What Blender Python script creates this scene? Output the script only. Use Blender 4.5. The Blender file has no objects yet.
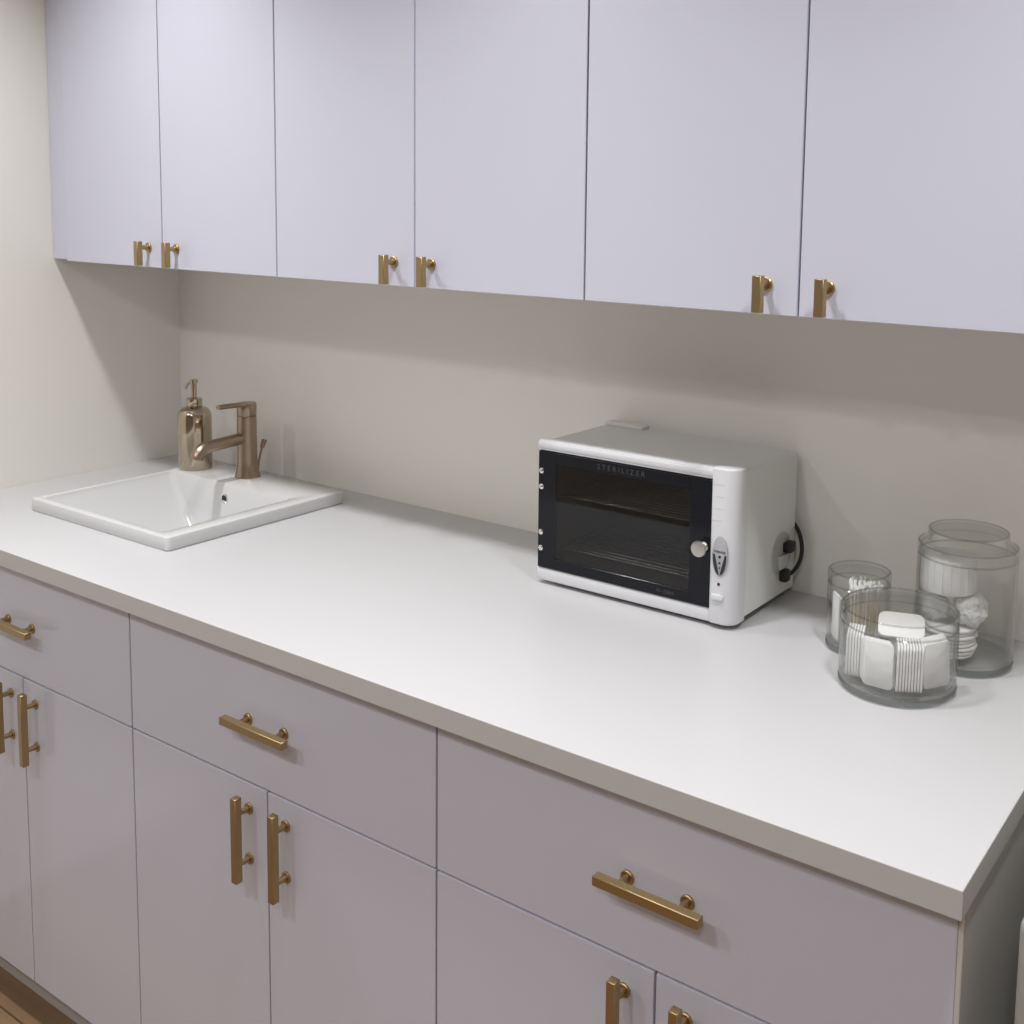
import bpy, bmesh, math, random
from mathutils import Vector, Matrix
random.seed(7)
C = bpy.context.scene.collection
PI = math.pi
H = 0.91                                   # worktop height; most z below are given relative to it

# ------------------------------------------------------------------ materials
def mat(name, col, rough=.5, metal=0., ior=1.45, coat=0., coat_rough=.05):
    m = bpy.data.materials.new(name); m.use_nodes = True
    b = m.node_tree.nodes['Principled BSDF']
    b.inputs['Base Color'].default_value = (*col, 1)
    b.inputs['Roughness'].default_value = rough
    b.inputs['Metallic'].default_value = metal
    b.inputs['IOR'].default_value = ior
    b.inputs['Coat Weight'].default_value = coat
    b.inputs['Coat Roughness'].default_value = coat_rough
    return m

def noise_bump(m, scale, strength, dist=.002, detail=3, stretch=None):
    nt = m.node_tree; b = nt.nodes['Principled BSDF']
    tc = nt.nodes.new('ShaderNodeTexCoord'); n = nt.nodes.new('ShaderNodeTexNoise')
    n.inputs['Scale'].default_value = scale; n.inputs['Detail'].default_value = detail
    src = tc.outputs['Object']
    if stretch:
        mp = nt.nodes.new('ShaderNodeMapping'); mp.inputs['Scale'].default_value = stretch
        nt.links.new(src, mp.inputs['Vector']); src = mp.outputs['Vector']
    nt.links.new(src, n.inputs['Vector'])
    bp = nt.nodes.new('ShaderNodeBump'); bp.inputs['Strength'].default_value = strength
    bp.inputs['Distance'].default_value = dist
    nt.links.new(n.outputs['Fac'], bp.inputs['Height']); nt.links.new(bp.outputs['Normal'], b.inputs['Normal'])
    return n

def thin_glass(name, tint, ior=1.45, rough=.02, refl=(1, 1, 1), edge=None):
    """one glass face: clear body with Fresnel reflection (each wall is modelled with both faces)"""
    m = bpy.data.materials.new(name); m.use_nodes = True
    nt = m.node_tree; nt.nodes.clear()
    o = nt.nodes.new('ShaderNodeOutputMaterial'); mx = nt.nodes.new('ShaderNodeMixShader')
    t = nt.nodes.new('ShaderNodeBsdfTransparent'); g = nt.nodes.new('ShaderNodeBsdfGlossy')
    lw = nt.nodes.new('ShaderNodeLayerWeight'); f0 = ((ior-1)/(ior+1))**2      # Schlick reflectance, same from both sides of a face
    pw = nt.nodes.new('ShaderNodeMath'); pw.operation = 'POWER'; pw.inputs[1].default_value = 5
    f = nt.nodes.new('ShaderNodeMath'); f.operation = 'MULTIPLY_ADD'; f.inputs[1].default_value = 1-f0; f.inputs[2].default_value = f0
    nt.links.new(lw.outputs['Facing'], pw.inputs[0]); nt.links.new(pw.outputs[0], f.inputs[0])
    t.inputs['Color'].default_value = (*tint, 1)
    if edge:                                # a slanting path through the glass is longer, so it absorbs more
        lf = nt.nodes.new('ShaderNodeLayerWeight'); pe = nt.nodes.new('ShaderNodeMath'); pe.operation = 'POWER'; pe.inputs[1].default_value = 4
        mc = nt.nodes.new('ShaderNodeMix'); mc.data_type = 'RGBA'
        mc.inputs['A'].default_value = (*tint, 1); mc.inputs['B'].default_value = (*edge, 1)
        nt.links.new(lf.outputs['Facing'], pe.inputs[0]); nt.links.new(pe.outputs[0], mc.inputs['Factor']); nt.links.new(mc.outputs['Result'], t.inputs['Color'])
    g.inputs['Color'].default_value = (*refl, 1); g.inputs['Roughness'].default_value = rough
    nt.links.new(f.outputs[0], mx.inputs[0]); nt.links.new(t.outputs[0], mx.inputs[1])
    nt.links.new(g.outputs[0], mx.inputs[2]); nt.links.new(mx.outputs[0], o.inputs[0])
    return m

M = {}
M['wall'] = mat('wall_paint', (.88, .855, .80), .75); noise_bump(M['wall'], 260, .12, .001)
M['ceiling'] = mat('ceiling_paint', (.80, .79, .76), .8)
M['door'] = mat('cabinet_lacquer', (.65, .66, .765), .13); noise_bump(M['door'], 9, .012, .004)
M['panel'] = mat('end_panel_board', (.66, .64, .60), .3)
M['far_wall'] = mat('far_wall_paint', (.42, .39, .35), .7)
M['carcass'] = mat('cabinet_board', (.70, .69, .71), .45)
M['under'] = mat('cabinet_underside', (.55, .545, .52), .5)
M['plinth'] = mat('plinth_board', (.52, .50, .48), .4)
M['counter'] = mat('worktop_laminate', (.545, .54, .545), .33); noise_bump(M['counter'], 400, .03, .0006)
M['counter_edge_lit'] = mat('worktop_laminate_edge_lit', (.58, .57, .56), .4)  # same laminate, brightness painted in: lighter so front and right edges look lit
M['ceramic'] = mat('sink_ceramic', (.64, .637, .637), .09, coat=.3)
M['brass'] = mat('brushed_brass', (.44, .325, .17), .40, 1.)
M['bronze'] = mat('brushed_bronze_nickel', (.40, .31, .225), .30, 1.)
M['bottle'] = mat('polished_bronze_nickel', (.52, .44, .33), .10, 1.)
M['chrome'] = mat('chrome', (.80, .79, .77), .15, 1.)
M['dark'] = mat('dark_hole', (.012, .012, .012), .6)
M['satin'] = mat('satin_nickel', (.56, .54, .50), .30, 1.)
M['plastic'] = mat('white_plastic', (.70, .70, .72), .32)
M['casing'] = mat('white_steel_casing', (.76, .765, .74), .42)
M['liner'] = mat('grey_steel_liner', (.42, .39, .36), .35, .3)
M['wire'] = mat('rack_wire', (.75, .72, .68), .25, 1.)
M['blackglass'] = mat('black_glass_border', (.012, .013, .017), .12, ior=1.28)
M['print'] = mat('grey_print', (.055, .055, .058), .5)
M['badge'] = mat('badge_silver', (.42, .42, .44), .35)
M['badge_dark'] = mat('badge_charcoal', (.025, .028, .034), .35)
M['rubber'] = mat('black_rubber', (.015, .014, .013), .45)
M['foot'] = mat('grey_foot', (.35, .35, .35), .6)
M['recess'] = mat('socket_plate', (.55, .555, .54), .45)
M['cotton'] = mat('white_cotton', (.76, .75, .74), .9); noise_bump(M['cotton'], 500, .4, .001)
M['wool'] = mat('cotton_wool', (.77, .76, .75), 1.); noise_bump(M['wool'], 160, .8, .003, 5)
M['stick'] = mat('pale_wooden_stick', (.66, .53, .38), .7)
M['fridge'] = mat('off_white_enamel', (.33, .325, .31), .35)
M['glass'] = thin_glass('jar_glass', (.988, .99, .988), 1.45, .008, edge=(.42, .44, .43))
M['base_glass'] = thin_glass('jar_base_glass', (.985, .988, .985), 1.4, .008, edge=(.30, .32, .31))
M['ring_glass'] = thin_glass('jar_thick_edge_glass', (.62, .645, .63), 1.5, .008, edge=(.22, .24, .23))
M['rim_glass'] = thin_glass('jar_rim_glass', (.86, .875, .865), 1.6, edge=(.42, .44, .43))
M['pane'] = thin_glass('smoked_window', (.48, .475, .47), 1.42, .05)

def wood_floor():
    m = mat('wood_floor', (.35, .22, .12), .4); nt = m.node_tree; b = nt.nodes['Principled BSDF']
    tc = nt.nodes.new('ShaderNodeTexCoord')
    br = nt.nodes.new('ShaderNodeTexBrick')
    br.inputs['Color1'].default_value = (.34, .23, .14, 1); br.inputs['Color2'].default_value = (.24, .155, .09, 1)
    br.inputs['Mortar'].default_value = (.10, .06, .035, 1)
    br.inputs['Scale'].default_value = 1.0; br.inputs['Mortar Size'].default_value = .002
    br.inputs['Brick Width'].default_value = 1.2; br.inputs['Row Height'].default_value = .13
    mp = nt.nodes.new('ShaderNodeMapping'); mp.inputs['Scale'].default_value = (1.2, 14, 1)
    ns = nt.nodes.new('ShaderNodeTexNoise'); ns.inputs['Scale'].default_value = 4; ns.inputs['Detail'].default_value = 6
    rp = nt.nodes.new('ShaderNodeValToRGB')
    rp.color_ramp.elements[0].color = (.62, .58, .54, 1); rp.color_ramp.elements[1].color = (1.2, 1.15, 1.1, 1)
    mx = nt.nodes.new('ShaderNodeMix'); mx.data_type = 'RGBA'; mx.blend_type = 'MULTIPLY'; mx.inputs['Factor'].default_value = 1
    nt.links.new(tc.outputs['Object'], br.inputs['Vector']); nt.links.new(tc.outputs['Object'], mp.inputs['Vector'])
    nt.links.new(mp.outputs[0], ns.inputs['Vector']); nt.links.new(ns.outputs['Fac'], rp.inputs[0])
    nt.links.new(br.outputs['Color'], mx.inputs['A']); nt.links.new(rp.outputs[0], mx.inputs['B'])
    nt.links.new(mx.outputs['Result'], b.inputs['Base Color'])
    return m
M['floor'] = wood_floor()

# ------------------------------------------------------------------ mesh helpers
class MB:
    def __init__(s): s.bm = bmesh.new()
    def _join(s, b):
        me = bpy.data.meshes.new('tmp'); b.to_mesh(me); b.free(); s.bm.from_mesh(me); bpy.data.meshes.remove(me)
    def box(s, x0, x1, y0, y1, z0, z1, bev=0, seg=2, mtx=None, sel=None):
        b = bmesh.new(); bmesh.ops.create_cube(b, size=1)
        for v in b.verts:
            v.co = Vector(((x0+x1)/2 + v.co.x*(x1-x0), (y0+y1)/2 + v.co.y*(y1-y0), (z0+z1)/2 + v.co.z*(z1-z0)))
        if bev:
            es = [e for e in b.edges if sel is None or sel(e)]
            bmesh.ops.bevel(b, geom=es, offset=bev, segments=seg, profile=.5, affect='EDGES')
        if mtx: b.transform(mtx)
        s._join(b); return s
    def lathe(s, prof, seg=48, mtx=None, cap0=True, cap1=True):
        """profile of (r, z) turned about z"""
        b = bmesh.new(); rings = []
        for r, z in prof:
            if r < 1e-6: rings.append([b.verts.new((0, 0, z))])
            else: rings.append([b.verts.new((r*math.cos(2*PI*k/seg), r*math.sin(2*PI*k/seg), z)) for k in range(seg)])
        for A, B in zip(rings, rings[1:]):
            for k in range(seg):
                k2 = (k+1) % seg
                if len(A) == 1 and len(B) == 1: continue
                if len(A) == 1: b.faces.new((A[0], B[k2], B[k]))
                elif len(B) == 1: b.faces.new((A[k], A[k2], B[0]))
                else: b.faces.new((A[k], A[k2], B[k2], B[k]))
        if cap0 and len(rings[0]) > 1: b.faces.new(rings[0][::-1])
        if cap1 and len(rings[-1]) > 1: b.faces.new(rings[-1])
        bmesh.ops.recalc_face_normals(b, faces=b.faces)
        if mtx: b.transform(mtx)
        s._join(b); return s
    def cyl(s, a, b, r, r2=None, seg=24, bev=0):
        a, b = Vector(a), Vector(b); L = (b-a).length; r2 = r if r2 is None else r2
        q = (b-a).to_track_quat('Z', 'Y').to_matrix().to_4x4()
        pr = [(r, 0), (r2, L)] if not bev else [(r-bev, 0), (r, bev), (r2, L-bev), (r2-bev, L)]
        return s.lathe(pr, seg, Matrix.Translation(a) @ q)
    def tube(s, pts, r, seg=12):
        """swept round tube; r may be a list of radii"""
        pts = [Vector(p) for p in pts]; n = len(pts); rr = r if isinstance(r, (list, tuple)) else [r]*n
        b = bmesh.new(); rings = []
        t = (pts[1]-pts[0]).normalized(); up = Vector((0, 0, 1)) if abs(t.z) < .9 else Vector((1, 0, 0))
        u = t.cross(up).normalized()
        for i, p in enumerate(pts):
            t = (pts[min(i+1, n-1)]-pts[max(i-1, 0)]).normalized()
            u = (u - t*u.dot(t)).normalized(); w = t.cross(u)
            rings.append([b.verts.new(p + (u*math.cos(2*PI*k/seg)+w*math.sin(2*PI*k/seg))*rr[i]) for k in range(seg)])
        for A, B in zip(rings, rings[1:]):
            for k in range(seg): b.faces.new((A[k], A[(k+1) % seg], B[(k+1) % seg], B[k]))
        b.faces.new(rings[0][::-1]); b.faces.new(rings[-1])
        bmesh.ops.recalc_face_normals(b, faces=b.faces)
        s._join(b); return s
    def prism(s, outline, y0, y1, mtx=None, bev=0):
        """outline of (x, z) pushed from y0 to y1"""
        b = bmesh.new()
        f = b.faces.new([b.verts.new((x, y0, z)) for x, z in outline])
        g = bmesh.ops.extrude_face_region(b, geom=[f])
        for v in g['geom']:
            if isinstance(v, bmesh.types.BMVert): v.co.y = y1
        bmesh.ops.recalc_face_normals(b, faces=b.faces)
        if bev:
            bmesh.ops.bevel(b, geom=[e for e in b.edges if abs(e.verts[0].co.y-e.verts[1].co.y) < 1e-6], offset=bev, segments=2, profile=.5, affect='EDGES')
        if mtx: b.transform(mtx)
        s._join(b); return s
    def build(s, name, m, parent=None, smooth=None, loc=(0, 0, 0)):
        me = bpy.data.meshes.new(name); s.bm.to_mesh(me); s.bm.free()
        ms = m if isinstance(m, (list, tuple)) else [m]
        for k in ms: me.materials.append(k)
        o = bpy.data.objects.new(name, me); C.objects.link(o); o.location = loc
        if parent: o.parent = parent
        if smooth is not None:
            for p in me.polygons: p.use_smooth = True
            bm = bmesh.new(); bm.from_mesh(me); ca = math.radians(smooth)
            for e in bm.edges:
                if len(e.link_faces) == 2 and e.calc_face_angle(0) > ca: e.smooth = False
            bm.to_mesh(me); bm.free()
        return o

def tag(o, label, cat, group=None):
    o['label'] = label; o['category'] = cat
    if group: o['group'] = group
    return o
def thing(name, label, cat, loc=(0, 0, 0), rz=0, group=None):
    o = bpy.data.objects.new(name, None); C.objects.link(o); o.empty_display_size = .05
    o.location = loc; o.rotation_euler = (0, 0, rz)
    return tag(o, label, cat, group)
def struct(o): o['kind'] = 'structure'; return o
def copy_tree(o, parent=None):
    c = o.copy(); C.objects.link(c); c.parent = parent
    for ch in list(o.children): copy_tree(ch, c)
    return c
def text_mesh(name, body, size, m, parent, loc, spacing=1.0, rot=(PI/2, 0, 0), ext=.0002):
    cu = bpy.data.curves.new(name, 'FONT'); cu.body = body; cu.size = size; cu.extrude = ext
    cu.align_x = 'CENTER'; cu.align_y = 'CENTER'; cu.space_character = spacing
    t = bpy.data.objects.new(name+'_tmp', cu); C.objects.link(t)
    bpy.context.view_layer.update()
    me = bpy.data.meshes.new_from_object(t.evaluated_get(bpy.context.evaluated_depsgraph_get()))
    bpy.data.objects.remove(t); me.materials.clear(); me.materials.append(m); me.name = name
    o = bpy.data.objects.new(name, me); C.objects.link(o); o.parent = parent; o.location = loc; o.rotation_euler = rot
    return o

# ------------------------------------------------------------------ the room
RX, RY, RZ = 3.9, -4.2, 2.46
struct(MB().box(-.1, RX+.1, RY-.1, .1, -.1, 0).build('floor', M['floor']))
struct(MB().box(-.1, RX+.1, RY-.1, .1, RZ, RZ+.1).build('ceiling', M['ceiling']))
struct(MB().box(-.1, RX+.1, 0, .1, 0, RZ).build('wall_back', M['wall']))
struct(MB().box(-.1, 0, RY, 0, 0, RZ).build('wall_left', M['wall']))
struct(MB().box(RX, RX+.1, RY, 0, 0, RZ).build('wall_right', M['wall']))
struct(MB().box(-.1, RX+.1, RY-.1, RY, 0, RZ).build('wall_front', M['far_wall']))

# ------------------------------------------------------------------ cabinets
D, D2, D3 = .6577, .3111, .6344            # worktop front, wall cabinet front, base cabinet front
H2, HD, HK = .4824, -.239, -.8268          # wall cabinet bottom, drawer bottom, base door bottom
XA, WL, X0, WU, XR = .7568, .6667, .0545, .6803, 2.0978
TH = .0297; GAP = .003; FT = .019

def door_panel(x0, x1, z0, z1, yf):
    return MB().box(x0+GAP/2, x1-GAP/2, yf, yf+FT, z0, z1, .0012, 2)

def bar_pull(horizontal, cx, cz, yf, name, parent):
    """square brass bar on two round posts with rosettes"""
    m = MB(); L = .138 if horizontal else .132; s = .0060; y1, y0 = yf-.0180, yf-.0300
    for k in (-1, 1):
        px, pz = (cx+k*.0395, cz) if horizontal else (cx, cz+k*.0395)
        m.lathe([(.0088, 0), (.0088, .0022), (.0078, .0032), (.0046, .0034), (.0042, .0185)], 28,
                Matrix.Translation((px, yf, pz)) @ Matrix.Rotation(PI/2, 4, 'X'))
    if horizontal: m.box(cx-L/2, cx+L/2, y0, y1, cz-s, cz+s, .0008, 1)
    else: m.box(cx-s, cx+s, y0, y1, cz-L/2, cz+L/2, .0008, 1)
    return m.build(name, M['brass'], parent, 40)

def t_knob(cx, cz, yf, parent):
    """short square bar carried near its top by one round post"""
    m = MB(); s = .0064
    m.lathe([(.0095, 0), (.0095, .0025), (.0084, .0036), (.0048, .0038), (.0044, .0185)], 28,
            Matrix.Translation((cx, yf, cz)) @ Matrix.Rotation(PI/2, 4, 'X'))
    m.box(cx-s, cx+s, yf-.0300, yf-.0180, cz-.0360, cz+.0125, .0008, 1)
    return m.build('knob', M['brass'], parent, 40)

UT = .78                                    # height of the wall cabinets
upper_labels = ['white wall cabinet nearest the left wall, above the sink',
                'white wall cabinet in the middle of the three, between the other two',
                'white wall cabinet furthest right, above the sterilizer and glass jars']
for i in range(3):
    xl = X0+i*WU; xr = xl+WU; z0 = H+H2
    t = thing('wall_cabinet', upper_labels[i], 'cabinet', (xl, 0, z0), 0, 'white wall cabinets in a row')
    MB().box(.001, WU-.001, -D2+FT+.001, -.001, .004, UT, .001, 1).build('carcass', M['carcass'], t)
    for k in range(2):
        dr = door_panel(k*WU/2, (k+1)*WU/2, 0, UT, -D2).build('door', M['door'], t)
        t_knob(WU/2 + ((-.044, .046), (-.0467, .0373), (-.0464, .0406))[i][k], .5225-H2, -D2, dr)
    if i == 0:
        MB().box(-X0+.001, -GAP/2, -D2+.002, -D2+FT, .0035, UT, .0008, 1).build('filler_strip', M['door'], t)

base_labels = ['white base cabinet under the sink at the left end of the worktop',
               'white base cabinet in the middle of the three, between the other two',
               'white base cabinet at the right end of the worktop, under the sterilizer and glass jars']
for i in range(3):
    xl = XA+(i-1)*WL; xr = xl+WL
    t = thing('base_cabinet', base_labels[i], 'cabinet', (xl, 0, 0), 0, 'white base cabinets in a row')
    zt = H-TH-.001; zk = H+HK; yb = -D3+FT+.001
    b = MB()
    for a in (.001, WL-.019): b.box(a, a+.018, yb, -.001, zk+.002, zt-.012)
    b.box(.019, WL-.019, yb, -.001, zk+.002, zk+.02); b.box(.019, WL-.019, -.012, -.001, zk+.02, zt)
    b.box(.019, WL-.019, yb+.07, yb+.088, zt-.04, zt); b.box(.019, WL-.019, yb, yb+.018, H+HD-.02, H+HD+.02)
    b.build('carcass', M['carcass'], t)
    MB().box(0, WL, -.591, -.575, 0, zk+.001).build('plinth', M['plinth'], t)
    dw = door_panel(0, WL, H+HD+GAP/2, H-TH-.0075, -D3).build('drawer', M['door'], t)
    bar_pull(True, WL/2, H-.1395, -D3, 'drawer_handle', dw)
    for k in range(2):
        dr = door_panel(k*WL/2, (k+1)*WL/2, zk, H+HD-GAP/2, -D3).build('door', M['door'], t)
        bar_pull(False, WL/2 + (-.041 if k == 0 else .041), H-.3180, -D3, 'door_handle', dr)
    if i == 0:
        MB().box(-xl+.001, -GAP/2, -D3+.002, -D3+FT, zk, zt).build('filler_strip', M['door'], t)
    if i == 2:
        MB().box(WL-.0014, WL+.0040, -D3+.0006, -.001, zk, zt, .0008, 1).build('end_panel', M['panel'], t)

# ------------------------------------------------------------------ worktop with the sink cut-out
SX0, SX1, SY0, SY1, SH = .2060, .6520, -.4915, -.0760, .0254
def slab_with_hole(x0, x1, y0, y1, z0, z1, hx0, hx1, hy0, hy1):
    bm = bmesh.new(); xs = [x0, hx0, hx1, x1]; ys = [y0, hy0, hy1, y1]
    for zz in (z0, z1):
        g = [[bm.verts.new((x, y, zz)) for y in ys] for x in xs]
        for a in range(3):
            for c in range(3):
                if a == 1 and c == 1: continue
                bm.faces.new((g[a][c], g[a+1][c], g[a+1][c+1], g[a][c+1]))
        if zz == z0: lo = g
        else: hi = g
    ring = [(a, 0) for a in range(3)] + [(3, c) for c in range(3)] + [(a, 3) for a in (3, 2, 1)] + [(0, c) for c in (3, 2, 1)]
    for r in (ring, [(1, 1), (1, 2), (2, 2), (2, 1)]):
        for k in range(len(r)):
            a, b = r[k], r[(k+1) % len(r)]
            bm.faces.new((lo[a[0]][a[1]], lo[b[0]][b[1]], hi[b[0]][b[1]], hi[a[0]][a[1]]))
    bmesh.ops.recalc_face_normals(bm, faces=bm.faces)
    es = [e for e in bm.edges if all(abs(v.co.z-z1) < 1e-6 for v in e.verts) and
          (all(abs(v.co.y-y0) < 1e-6 for v in e.verts) or all(abs(v.co.x-x1) < 1e-6 for v in e.verts))]
    bmesh.ops.bevel(bm, geom=es, offset=.0012, segments=2, profile=.5, affect='EDGES')
    m = MB(); m.bm.free(); m.bm = bm; return m
wt = slab_with_hole(.0005, XR, -D, -.0005, H-TH, H, SX0+.018, SX1-.018, SY0+.012, SY1-.02).build('worktop', [M['counter'], M['counter_edge_lit']])
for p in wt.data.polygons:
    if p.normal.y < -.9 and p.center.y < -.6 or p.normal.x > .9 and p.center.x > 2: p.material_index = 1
tag(wt, 'long white laminate worktop running over all the base cabinets', 'worktop')

# ------------------------------------------------------------------ sink
def rrect(x0, x1, y0, y1, r, z, n=6):
    out = []
    for cx, cy, a0 in ((x1-r, y1-r, 0), (x0+r, y1-r, PI/2), (x0+r, y0+r, PI), (x1-r, y0+r, 3*PI/2)):
        for k in range(n+1):
            a = a0+PI/2*k/n; out.append((cx+r*math.cos(a), cy+r*math.sin(a), z))
    return out
def loft(rings, close_last=True):
    bm = bmesh.new(); R = [[bm.verts.new(p) for p in r] for r in rings]
    for A, B in zip(R, R[1:]):
        n = len(A)
        for k in range(n): bm.faces.new((A[k], A[(k+1) % n], B[(k+1) % n], B[k]))
    if close_last: bm.faces.new(R[-1])
    bmesh.ops.recalc_face_normals(bm, faces=bm.faces)
    m = MB(); m.bm.free(); m.bm = bm; return m
sink = thing('sink', 'square white ceramic drop-in sink set in the left end of the worktop', 'sink', (0, 0, H))
x0, x1, y0, y1 = SX0, SX1, SY0, SY1
bx0, bx1, by0, by1 = x0+.021, x1-.040, y0+.019, y1-.108     # basin opening
e = .003
rings = [rrect(x0+.03, x1-.03, y0+.02, y1-.03, .02, .0005), rrect(x0+.001, x1-.001, y0+.001, y1-.001, .008, .0005), rrect(x0, x1, y0, y1, .008, .002),
         rrect(x0, x1, y0, y1, .008, SH-e), rrect(x0+e*.3, x1-e*.3, y0+e*.3, y1-e*.3, .008, SH-e*.3), rrect(x0+e, x1-e, y0+e, y1-e, .007, SH),
         rrect(bx0-.003, bx1+.003, by0-.003, by1+.003, .014, SH), rrect(bx0-.001, bx1+.001, by0-.001, by1+.001, .013, SH-.001), rrect(bx0, bx1, by0, by1, .013, SH-.004),
         rrect(bx0+.004, bx1-.004, by0+.004, by1-.003, .013, SH-.010), rrect(bx0+.042, bx1-.03, by0+.015, by1-.008, .018, -.035),
         rrect(bx0+.090, bx1-.055, by0+.028, by1-.016, .022, -.085), rrect(bx0+.102, bx1-.065, by0+.038, by1-.024, .022, -.096),
         rrect(bx0+.125, bx1-.09, by0+.06, by1-.05, .022, -.101)]
basin = loft(rings)
sk = basin.build('basin', M['ceramic'], sink, 35)
cxs = (bx0+bx1)/2; cys = (by0+by1)/2
MB().lathe([(.024, 0), (.024, .002), (.020, .003), (.018, .001), (0, .0005)], 32, Matrix.Translation((cxs, cys, -.1005))).build('drain', M['chrome'], sink, 40)
ofm = Matrix.Translation((.4120, by1-.0060, -.0065)) @ Matrix.Rotation(PI/2+math.radians(6), 4, 'X')
of = MB().lathe([(.0105, -.003), (.0105, .0008), (.0092, .0014), (.0078, .0006), (.0078, -.001)], 28, ofm, True, False).build('overflow_ring', M['chrome'], sink, 40)
MB().lathe([(.0079, 0), (0, .0003)], 28, ofm).build('overflow_hole', M['dark'], of)

# ------------------------------------------------------------------ faucet
FX, FY = .3970, -.118
fa = thing('faucet', 'brushed bronze single-lever faucet standing on the sink ledge', 'faucet', (FX, FY, H+SH))
MB().lathe([(.0265, 0), (.0268, .002), (.0262, .005), (.0235, .014), (.0215, .026), (.0206, .040), (.0202, .130), (.0202, .1335), (.0194, .134)], 48).build('body', M['bronze'], fa, 40)
cp = MB().lathe([(.0194, .1342), (.0200, .1348), (.0203, .1352), (.0206, .158), (.0196, .1615), (.0, .1622)], 48)
cp.build('lever_cap', M['bronze'], fa, 40)
lv = MB()
pts = [(0, .004, .1585), (0, -.02, .1595), (0, -.035, .1602), (0, -.055, .1606), (0, -.073, .1610)]
b = bmesh.new(); R = []
for (x, y, z), w, h in zip(pts, (.014, .0125, .0088, .0068, .0060), (.003, .0042, .0048, .0048, .0046)):
    R.append([b.verts.new((sx*w*(1 if abs(sz) < .9 else .6), y, z+sz*h)) for sx, sz in ((-1, -.4), (-1, .4), (-1, 1), (1, 1), (1, .4), (1, -.4), (1, -1), (-1, -1))])
for A, B in zip(R, R[1:]):
    for k in range(8): b.faces.new((A[k], A[(k+1) % 8], B[(k+1) % 8], B[k]))
b.faces.new(R[0][::-1]); b.faces.new(R[-1]); bmesh.ops.recalc_face_normals(b, faces=b.faces)
lv._join(b)
lv.build('lever', M['bronze'], fa, 50)
sp = [(0, -.012, .0858), (0, -.045, .0842), (0, -.073, .0828), (0, -.100, .0815)]
for k in range(1, 9):
    a = k/8*math.radians(78); sp.append((0, -.100-.028*math.sin(a), .0815-.028*(1-math.cos(a))))
MB().tube(sp, [.0128]*len(sp), 28).build('spout', M['bronze'], fa, 40)
MB().tube([(0, .0275, .002), (0, .029, .026), (0, .039, .058)], .0022, 10).cyl((0, .0385, .056), (0, .0455, .074), .0046, .0060, 16, .001).build('lift_rod', M['bronze'], fa, 40)

# ------------------------------------------------------------------ soap dispenser
sd = thing('soap_dispenser', 'shiny bronze soap dispenser bottle with a pump, left of the faucet', 'soap dispenser', (.2425, -.1370, H+SH), math.radians(-60))
r = .0360
MB().lathe([(r-.003, 0), (r-.0005, .001), (r, .003), (r, .115)] + [(r-.017*(1-math.cos(a*PI/20)), .115+.022*math.sin(a*PI/20)) for a in range(1, 11)] + [(.0168, .1375), (.0, .1376)], 56).build('bottle', M['bottle'], sd, 40)
MB().lathe([(.0165, .1370), (.0168, .1375), (.0168, .1560), (.0158, .1568), (.0060, .1570), (.0, .1570)], 40).build('collar', M['bottle'], sd, 40)
MB().lathe([(.0060, .1565), (.0060, .1905), (.0085, .1912), (.0085, .1975), (.0076, .1985), (0, .1985)], 28).build('pump_head', M['bottle'], sd, 40)
MB().tube([(0, 0, .1955), (0, -.008, .1935), (0, -.015, .186), (0, -.020, .1765)], [.0038, .0036, .0033, .003], 14).build('nozzle', M['bottle'], sd, 40)

# ------------------------------------------------------------------ sterilizer cabinet
BX, BY, BW, BD, BH, BZ = 1.2666, -.2211, .3664, .2060, .2279, .0135
st = thing('sterilizer', 'white countertop sterilizer with a black glass door, standing on the worktop', 'sterilizer', (BX, BY, H))
PX = .3250                                   # where the control column begins
b = bmesh.new(); bmesh.ops.create_cube(b, size=1)
cx0, cx1, cy0, cy1, cz0, cz1 = .002, BW-.002, .010, BD, BZ, BZ+BH-.003
for v in b.verts: v.co = Vector(((cx0+cx1)/2+v.co.x*(cx1-cx0), (cy0+cy1)/2+v.co.y*(cy1-cy0), (cz0+cz1)/2+v.co.z*(cz1-cz0)))
es = [ed for ed in b.edges if all(v.co.z > cz1-1e-5 for v in ed.verts) and not all(v.co.y < cy0+1e-5 for v in ed.verts)]
bmesh.ops.bevel(b, geom=es, offset=.010, segments=5, profile=.5, affect='EDGES')
fr = [f for f in b.faces if f.normal.y < -.99]
bmesh.ops.delete(b, geom=fr, context='FACES')
cs = MB(); cs._join(b)
# raised strip along the back of the lid and the column seam
cs.box(.010, .088, BD-.030, BD-.004, cz1-.001, cz1+.0068, .003, 3)
casing = cs.build('casing', M['casing'], st, 35)
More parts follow.
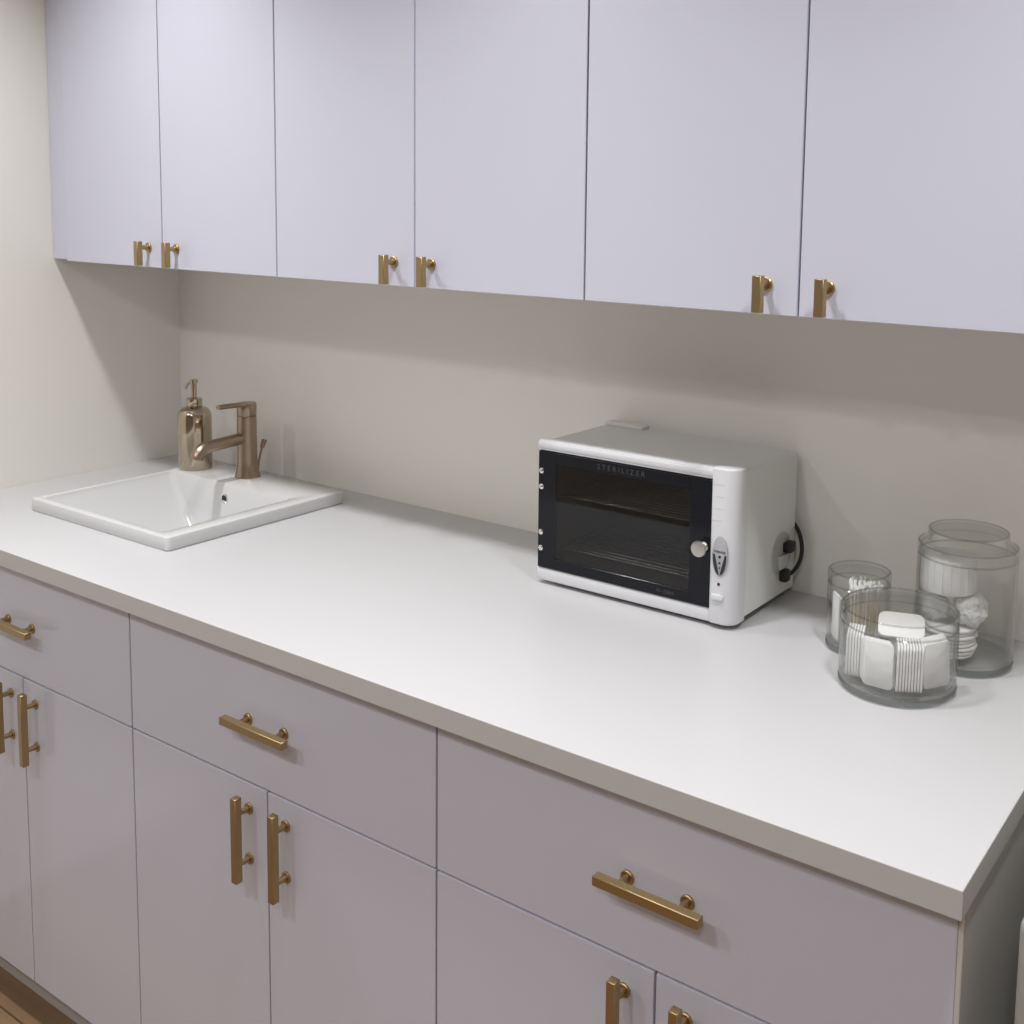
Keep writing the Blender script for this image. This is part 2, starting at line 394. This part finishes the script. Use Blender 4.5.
# inner box seen through the window
def inner_box(x0, x1, y0, y1, z0, z1):
    b = bmesh.new(); bmesh.ops.create_cube(b, size=1)
    for v in b.verts: v.co = Vector(((x0+x1)/2+v.co.x*(x1-x0), (y0+y1)/2+v.co.y*(y1-y0), (z0+z1)/2+v.co.z*(z1-z0)))
    bmesh.ops.delete(b, geom=[f for f in b.faces if f.normal.y < -.9], context='FACES')
    bmesh.ops.reverse_faces(b, faces=b.faces); m = MB(); m._join(b); return m
inner_box(.020, .312, .010, BD-.012, BZ+.022, BZ+BH-.020).build('chamber_liner', M['liner'], st)
for zz in (.060, .148):
    m = MB()
    for yy in (.020, BD-.024): m.tube([(.022, yy, zz), (.310, yy, zz)], .0018, 8)
    for k in range(11):
        yy = .032+k*(BD-.066)/10; m.tube([(.022, yy, zz), (.310, yy, zz)], .0011, 6)
    for xx in (.03, .166, .302): m.tube([(xx, .019, zz-.0022), (xx, BD-.022, zz-.0022)], .0016, 8)
    m.build('wire_rack', M['wire'], st, 60)
# white plastic front frame and control column
fm = MB()
zt = BZ+BH
fm.box(.0, PX+.004, -.002, .012, .2240, zt-.001, .0022, 2)
fm.box(.0005, PX+.003, -.0034, .010, .2285, zt-.0035, .0018, 2)
fm.box(.0, PX+.004, -.002, .012, .0068, .0280, .0022, 2)
fm.box(.0, .0042, .0015, .012, .02, .225)
fm.box(PX-.002, PX+.004, .004, .012, .02, .225)
front = fm.build('front_frame', M['plastic'], st, 35)
cm = MB()
n = 10; ol = [(PX, .012), (PX, -.004)]
rr = .021
ol += [(PX+.003, -.0065)]
ol += [(BW-rr+rr*math.sin(k/n*PI/2), -.0065+rr-rr*math.cos(k/n*PI/2)) for k in range(n+1)]
ol += [(BW, .030), (BW-.0025, .030)]
b = bmesh.new(); f = b.faces.new([b.verts.new((x, y, BZ-.006)) for x, y in ol])
g = bmesh.ops.extrude_face_region(b, geom=[f])
for v in g['geom']:
    if isinstance(v, bmesh.types.BMVert): v.co.z = zt+.002
bmesh.ops.recalc_face_normals(b, faces=b.faces)
bmesh.ops.bevel(b, geom=[ed for ed in b.edges if abs(ed.verts[0].co.z-ed.verts[1].co.z) < 1e-6], offset=.003, segments=3, profile=.5, affect='EDGES')
cm._join(b)
for zz in (.165, .183, .201, .219):          # fine grooves across the column
    cm.box(PX+.0015, BW-rr, -.00685, -.006, zz, zz+.0006)
column = cm.build('control_column', M['plastic'], st, 35)
# badge on the column
def ellipse(cx, cz, a, c, n=40): return [(cx+a*math.cos(2*PI*k/n), cz+c*math.sin(2*PI*k/n)) for k in range(n)]
ex, ez = .3425, .1125
bd = MB().prism(ellipse(ex, ez, .0130, .0305), -.0082, -.006, None, .0005).build('oval_badge', M['badge'], column, 40)
a_, c_ = .0112, .0285
low = [(ex+a_*math.cos(t), ez+c_*math.sin(t)) for t in [PI+k/16*(PI/2-.06) for k in range(17)]]
left = [(ex-a_, ez+.002)] + low + [(ex-.0012, ez-.026)]
left_field = [(x, z) for x, z in left] + [(ex-.0085, ez+.003)]
right_field = [(2*ex-x, z) for x, z in left_field][::-1]
bf = MB().prism(left_field, -.0088, -.0080).prism(right_field, -.0088, -.0080).build('badge_field', M['badge_dark'], bd)
ld = MB()
for zz, rr_ in ((.1115, .0020), (.1025, .0015), (.0950, .0012)):
    ld.cyl((ex, -.0078, zz), (ex, -.0092, zz), rr_, None, 16)
ld.build('indicator_light', M['dark'], bd)
text_mesh('badge_lettering', 'STERILIZER', .0040, M['badge_dark'], bd, (ex, -.0084, ez+.0065))
MB().cyl((.3412, -.0062, .0695), (.3412, -.0072, .0695), .0022, None, 18).build('pilot_hole', M['dark'], column)
bt = MB().prism([(.331, .0455), (.331, .0535), (.3465, .0548), (.3500, .0520), (.3500, .0478), (.3465, .0455)], -.0105, -.006, None, .0015).build('power_button', M['plastic'], column, 35)
# glass door
dr = bpy.data.objects.new('glass_door', None); C.objects.link(dr); dr.parent = st
X0_, X1_, Z0_, Z1_ = .0025, PX-.0015, .0290, .2230
wx0, wx1, wz0, wz1 = .0372, .2880, .0470, .2035
gm = MB()
gm.box(X0_, wx0, -.0035, .0005, Z0_, Z1_, .0006, 1); gm.box(wx1, X1_, -.0035, .0005, Z0_, Z1_, .0006, 1)
gm.box(wx0-.0007, wx1+.0007, -.0035, .0005, Z0_, wz0, .0006, 1); gm.box(wx0-.0007, wx1+.0007, -.0035, .0005, wz1, Z1_, .0006, 1)
gm.build('glass_border', M['blackglass'], dr)
MB().box(wx0-.0004, wx1+.0004, -.0033, -.0003, wz0-.0004, wz1+.0004).build('window_pane', M['pane'], dr)
for zz in (.1905, .1640, .0880, .0612):
    MB().lathe([(.0046, 0), (.0046, .0010), (.0036, .0018), (.0016, .0018), (.0014, .0010), (0, .0010)], 24, Matrix.Translation((.0090, -.0034, zz)) @ Matrix.Rotation(PI/2, 4, 'X')).build('hinge_screw', M['chrome'], dr, 40)
MB().lathe([(.0075, 0), (.0075, .002), (.0045, .004), (.0042, .0130), (.0115, .0142), (.0125, .0160), (.0116, .0185), (.0, .0192)], 36, Matrix.Translation((.3130, -.0034, .1210)) @ Matrix.Rotation(PI/2, 4, 'X')).build('door_knob', M['satin'], dr, 40)
text_mesh('door_lettering', 'STERILIZER', .0120, M['print'], dr, (.1630, -.0037, .2130), 1.55)
text_mesh('door_lettering', 'RI-208A', .0085, M['print'], dr, (.2480, -.0037, .0370), 1.1)
# socket recess, plug and cord on the right side
sm = Matrix.Translation((BW-.0022, .156, .079)) @ Matrix.Rotation(PI/2, 4, 'Y')
sockt = MB().lathe([(.0360, -.001), (.0360, .0012), (.0335, .0018), (.0325, .0010), (0, .0010)], 44, sm).build('socket_plate', M['recess'], st, 40)
MB().box(BW-.0016, BW+.0045, .144, .172, .056, .078, .0012, 1).build('socket_housing', M['recess'], sockt, 35)
MB().box(BW-.0016, BW+.0130, .160, .182, .080, .097, .003, 2).build('cord_anchor', M['rubber'], st, 40)
cd = [(BW-.034, BD+.0030, .134), (BW-.020, BD+.0042, .128), (BW-.008, BD+.0040, .118), (BW+.004, BD+.0000, .107), (BW+.012, BD-.005, .093), (BW+.016, BD-.010, .077), (BW+.016, BD-.017, .062), (BW+.013, BD-.027, .051), (BW+.009, BD-.036, .0455), (BW+.004, BD-.042, .045)]
def smooth_path(p, n=6):
    P = [Vector(q) for q in p]; out = []
    for i in range(len(P)-1):
        a, b_, c, d_ = P[max(i-1, 0)], P[i], P[i+1], P[min(i+2, len(P)-1)]
        for k in range(n):
            t = k/n; out.append(.5*((2*b_)+(c-a)*t+(2*a-5*b_+4*c-d_)*t*t+(3*b_-a-3*c+d_)*t**3))
    return out+[P[-1]]
MB().tube(smooth_path(cd), .0033, 14).build('power_cord', M['rubber'], st, 50)
MB().box(BW-.0016, BW+.0120, BD-.057, BD-.038, .035, .055, .004, 2).build('plug', M['rubber'], st, 40)
for xx in (.03, BW-.03):
    for yy in (.03, BD-.03):
        MB().lathe([(.011, 0), (.012, .002), (.012, BZ+.001)], 24, Matrix.Translation((xx, yy, 0))).build('foot', M['foot'], st, 40)

# ------------------------------------------------------------------ glass jars and what they hold
VD = Vector((-.32, .947, 0)).normalized()
def jar(label, x, y, r, hb, lid):
    """hb: height of the jar body; lid: 'flat' or 'stepped'"""
    t = thing('glass_jar', label, 'jar', (x, y, H))
    w = .0035; bt = .011
    MB().lathe([(r-.002, bt+.0005), (r-.0005, bt+.001), (r, bt+.003), (r, hb-.001), (r-.001, hb), (r-w+.001, hb), (r-w, hb-.001), (r-w, bt+.004), (r-w-.004, bt+.0006)], 72, None, False, False).build('jar_wall', M['glass'], t, 40)
    MB().lathe([(r-.005, .0008), (r-.0015, .0016), (r, .004), (r, bt), (r-.0015, bt+.0005), (0, bt+.0005)], 72).build('jar_base', M['base_glass'], t, 40)
    MB().lathe([(r-.0015, .0018), (r+.0003, .004), (r+.0003, bt-.001), (r-.0012, bt)], 72, None, False, False).build('base_ring', M['ring_glass'], t, 60)
    z = hb+.0006
    if lid == 'flat':
        pr = [(r-w, z), (r-.0008, z), (r, z+.001), (r, z+.016), (r-.0025, z+.0185), (r-.006, z+.0190), (0, z+.0190), (0, z+.0150), (r-.008, z+.0150), (r-w-.0005, z+.0135), (r-w-.0005, z)]
    else:
        pr = [(r-w, z), (r-.0008, z), (r, z+.001), (r, z+.0145), (r-.001, z+.0155), (r-.011, z+.0165), (r-.0125, z+.018), (r-.0135, z+.0325), (r-.015, z+.0340), (0, z+.0340), (0, z+.0305), (r-.0165, z+.0305), (r-.0155, z+.0150), (r-.004, z+.0115), (r-w, z+.010), (r-w, z)]
    l = MB().lathe(pr, 72, None, False, False).build('lid', M['glass'], t, 40)
    def ring(R_, zz, q=.0011): return MB().lathe([(R_+q*math.cos(2*PI*k/8), zz+q*math.sin(2*PI*k/8)) for k in range(9)], 72, None, False, False)
    ring(r-.0016, hb-.0012).build('rim', M['rim_glass'], t, 60)
    if lid == 'flat': ring(r-.0030, z+.0170, .0014).build('lid_edge', M['rim_glass'], l, 60)
    else:
        ring(r-.0148, z+.0326, .0012).build('lid_edge', M['rim_glass'], l, 60); ring(r-.0022, z+.0140, .0012).build('lid_edge', M['rim_glass'], l, 60)
    return t
J1 = (1.8903, -.2541, .0760); J2 = (1.9362, -.1180, .0672); J3 = (1.8000, -.1650, .0442)
jar('wide low glass jar of folded white pads, in front of the other two jars', *J1, .0880, 'flat')
jar('tall glass jar with cotton wool and gauze, the largest, at the back right', *J2, .1520, 'stepped')
jar('small glass jar of cotton swabs, nearest the sterilizer', *J3, .0960, 'flat')
VR = Vector((VD.y, -VD.x, 0)); VN = -VD      # right and towards the viewer, level
def loc_in(J, e, n, z): return Vector((J[0], J[1], H)) + VR*e + VN*n + Vector((0, 0, z))

def pad_mesh(w, h, t, r, name):
    """soft folded pad: rounded rectangle in x-z, thickness along y, base at z = 0"""
    b = bmesh.new(); ol = []
    for cx, cz, a0 in ((w/2-r, h-r, 0), (-w/2+r, h-r, PI/2), (-w/2+r, r, PI), (w/2-r, r, 3*PI/2)):
        for k in range(5): a = a0+PI/2*k/4; ol.append((cx+r*math.cos(a), cz+r*math.sin(a)))
    R = []
    for yy, s in ((-t/2, .965), (-t*.32, 1.), (t*.32, 1.), (t/2, .965)):
        R.append([b.verts.new((x*s, yy+.0004*math.sin(x*300+z*160), h/2+(z-h/2)*s)) for x, z in ol])
    for A, B in zip(R, R[1:]):
        for k in range(len(A)): b.faces.new((A[k], A[(k+1) % len(A)], B[(k+1) % len(A)], B[k]))
    b.faces.new(R[0][::-1]); b.faces.new(R[-1]); bmesh.ops.recalc_face_normals(b, faces=b.faces)
    m = MB(); m._join(b); o = m.build(name, M['cotton'], None, 50); return o
ZB = .0122
pad0 = None
def put_pad(J, e, n, ang, tilt, label, group, z=ZB, lean=0.):
    """ang: turn of the pad's face away from the viewer about z"""
    global pad0
    if pad0 is None: pad0 = pad_mesh(.040, .060, .0032, .006, 'cotton_pad'); o = pad0
    else: o = pad0.copy(); C.objects.link(o)
    base = math.atan2(VR.y, VR.x)
    o.matrix_world = Matrix.Translation(loc_in(J, e, n, z)) @ Matrix.Rotation(base+ang, 4, 'Z') @ Matrix.Rotation(lean, 4, 'X') @ Matrix.Rotation(tilt, 4, 'Y')
    tag(o, label, 'cotton pad', group)
for k in range(6):
    put_pad(J1, -.0630+k*.0037, .002+.0008*k, PI/2-.06, random.uniform(-.01, .01), 'white pad standing edge-on in the left stack inside the low wide jar', 'left stack of pads in the wide jar')
for k in range(4):
    put_pad(J1, -.0240-.001*k, .0455-.0042*k, -.30, 0, 'white pad facing outward at the front left of the low wide jar', 'outward facing pads in the wide jar', ZB, 0)
for k in range(9):
    put_pad(J1, .0000+k*.0037, .037-.0007*k, PI/2+.06, random.uniform(-.012, .012), 'white pad standing edge-on in the middle stack inside the low wide jar', 'middle stack of pads in the wide jar')
for k in range(6):
    put_pad(J1, .0495-.0008*k, .024-.0044*k, .62, -.05, 'white pad leaning in the right stack inside the low wide jar', 'right stack of pads in the wide jar', ZB+.001)
gp = MB().prism([(x, y) for x, y, z in rrect(-.030, .030, -.024, .024, .011, 0)], -.003, .003, None, .0012).build('gauze_pad', M['cotton'], None, 40)
gp.matrix_world = Matrix.Translation(loc_in(J1, .003, -.014, .0745)) @ Matrix.Rotation(math.atan2(VR.y, VR.x), 4, 'Z') @ Matrix.Rotation(-1.20, 4, 'X')
tag(gp, 'white rounded gauze pad lying across the top inside the low wide jar', 'gauze pad')

# tall jar: flat pads, cotton wool, gauze roll
rp0 = None
for k in range(8):
    if rp0 is None:
        rp0 = MB().lathe([(.0315, 0), (.0345, .0006), (.0355, .0020), (.0355, .0034), (.0345, .0047), (.0315, .0052), (0, .0052)], 40).build('round_pad', M['cotton'], None, 50); o = rp0
    else: o = rp0.copy(); C.objects.link(o)
    o.location = loc_in(J2, -.019+random.uniform(-.0025, .0025), .004, ZB+k*.00525)
    tag(o, 'flat white cotton pad in the pile at the bottom of the tall jar', 'cotton pad', 'pile of pads in the tall jar')
def wool_ball(r, seed, name):
    b = bmesh.new(); bmesh.ops.create_icosphere(b, subdivisions=5, radius=r)
    from mathutils import noise
    for v in b.verts:
        n_ = v.co.normalized(); q = n_*2.1+Vector((seed, 0, 0)); q2 = n_*6+Vector((0, seed, 0))
        v.co *= .93+.14*noise.noise(q)+.09*noise.noise(q2)+.05*noise.noise(n_*13)+.035*noise.noise(n_*29)
    m = MB(); m._join(b); return m.build(name, M['wool'], None, 180)
for (e_, n_, r_, lab) in ((.006, .012, .0255, 'puffy white cotton ball in the middle of the tall jar, right one of two'), (-.038, .002, .0195, 'puffy white cotton ball in the middle of the tall jar, left one of two')):
    o = wool_ball(r_, e_*300, 'cotton_ball'); o.location = loc_in(J2, e_, n_, ZB+.0425+r_*.9)
    tag(o, lab, 'cotton ball')
gr = thing('gauze_roll', 'white gauze roll at the top of the pile inside the tall jar', 'gauze roll', loc_in(J2, -.0235, .002, .1000), 0)
prof = [(.012, 0)] + [(.0375+.0006*math.sin(k*2.1), .001+k*.0022) for k in range(22)] + [(.0365, .0492), (.012, .0500)]
MB().lathe([(.030, 0), (.0375, .0015), (.0385, .006), (.0385, .044), (.0375, .0485), (.033, .0495), (.012, .0488), (.010, .040), (0, .040)], 44).build('roll', M['cotton'], gr, 40)
for k in range(9):
    a = -2.4+k*.3; MB().tube([(.0386*math.cos(a), .0386*math.sin(a), .003), (.0388*math.cos(a), .0388*math.sin(a), .025), (.0386*math.cos(a), .0386*math.sin(a), .0475)], .0006, 6).build('fold', M['cotton'], gr, 60)

# small jar: swabs
sw0 = None
spots = []
while len(spots) < 34:
    a, q = random.uniform(0, 2*PI), math.sqrt(random.random())*.033
    p = (q*math.cos(a), q*math.sin(a))
    if -.002 > (Vector((p[0], p[1], 0)).dot(VR)+.0125): continue      # a folded gauze stands on this side
    if all((p[0]-s[0])**2+(p[1]-s[1])**2 >.0049**2 for s in spots): spots.append(p)
for p in spots:
    if sw0 is None:
        sw0 = thing('cotton_swab', '', 'cotton swab')
        MB().cyl((0, 0, .008), (0, 0, .075), .0012, None, 10).build('stick', M['stick'], sw0, 40)
        for z0, s in ((0, 1), (.083, -1)):
            MB().lathe([(0, 0), (.0016, .0008), (.0024, .004), (.0023, .010), (.0013, .016)], 14, Matrix.Translation((0, 0, z0)) @ Matrix.Diagonal((1, 1, s, 1))).build('cotton_tip', M['wool'], sw0, 60)
        o = sw0
    else: o = copy_tree(sw0)
    o.location = Vector((J3[0]+p[0]*.92, J3[1]+p[1]*.92, H+ZB+.0005)); o.rotation_euler = (-p[1]*.9, p[0]*.9, 0)
    tag(o, 'cotton swab with white tips standing upright in the small jar', 'cotton swab', 'swabs in the small jar')

gz = MB()
for k in range(3):
    gz.prism([(x, y) for x, y, z in rrect(-.0125, .0125, 0, .066-.004*k, .004, 0)], -.0045+k*.003, -.0019+k*.003, None, .0007)
gz = gz.build('folded_gauze', M['cotton'], None, 40)
gz.matrix_world = Matrix.Translation(loc_in(J3, -.0275, .006, ZB+.0005)) @ Matrix.Rotation(math.atan2(VR.y, VR.x)-1.15, 4, 'Z')
tag(gz, 'white folded gauze standing beside the swabs inside the small jar', 'gauze')

# ------------------------------------------------------------------ white appliance at the right edge
fx0 = 2.1460
fg = thing('small_refrigerator', 'off-white appliance with a rounded edge, on the floor right of the worktop end', 'appliance', (fx0, 0, 0))
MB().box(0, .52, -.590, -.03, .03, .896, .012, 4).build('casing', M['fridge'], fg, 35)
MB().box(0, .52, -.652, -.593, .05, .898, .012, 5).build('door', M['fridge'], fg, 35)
for xx in (.05, .47):
    for yy in (-.54, -.08): MB().lathe([(.02, 0), (.018, .031)], 20, Matrix.Translation((xx, yy, 0))).build('foot', M['foot'], fg, 40)

# ------------------------------------------------------------------ light: recessed ceiling lamps
def lamp(x, y, watts, size=.12, spread=150, col=(.98, .985, 1.)):
    L = bpy.data.lights.new('ceiling_lamp', 'AREA'); L.shape = 'DISK'; L.size = size; L.energy = watts
    L.color = col; L.spread = math.radians(spread)
    o = bpy.data.objects.new('ceiling_lamp', L); C.objects.link(o); o.location = (x, y, RZ-.012)
    return o
for q in ((.5, -.77, 6.8, .12, 110), (1.4, -.77, 5.4, .12, 110), (2.3, -.77, 6.8, .12, 110), (.5, -2.2, 8.5), (1.4, -2.1, 8),
          (2.6, -2.4, 11)): lamp(*q)
w = bpy.data.worlds.new('room_air'); bpy.context.scene.world = w; w.use_nodes = True
w.node_tree.nodes['Background'].inputs[0].default_value = (1, 1, 1, 1); w.node_tree.nodes['Background'].inputs[1].default_value = 0.

# ------------------------------------------------------------------ camera
yaw, pitch, roll, f = .5943, .1087, .0186, 1117.6
fw = Vector((-math.sin(yaw)*math.cos(pitch), math.cos(yaw)*math.cos(pitch), -math.sin(pitch)))
rg = Vector((math.cos(yaw), math.sin(yaw), 0)); up = rg.cross(fw)
r2 = math.cos(roll)*rg+math.sin(roll)*up; u2 = -math.sin(roll)*rg+math.cos(roll)*up
cam = bpy.data.cameras.new('camera'); co = bpy.data.objects.new('camera', cam); C.objects.link(co)
mw = Matrix((r2, u2, -fw)).transposed().to_4x4(); mw.translation = Vector((2.3587, -1.6498, H+.6217)); co.matrix_world = mw
cam.sensor_width = 36; cam.sensor_fit = 'HORIZONTAL'; cam.lens = f/1024*36
cam.shift_x = -93.35/1024; cam.shift_y = -184.3/1024; cam.clip_start = .02
sc = bpy.context.scene; sc.camera = co
vs = sc.view_settings; vs.view_transform = 'Standard'; vs.look = 'None'; vs.exposure = 0; vs.gamma = 1; vs.use_curve_mapping = False
sc.cycles.max_bounces = 10; sc.cycles.transparent_max_bounces = 40; sc.cycles.use_denoising = True
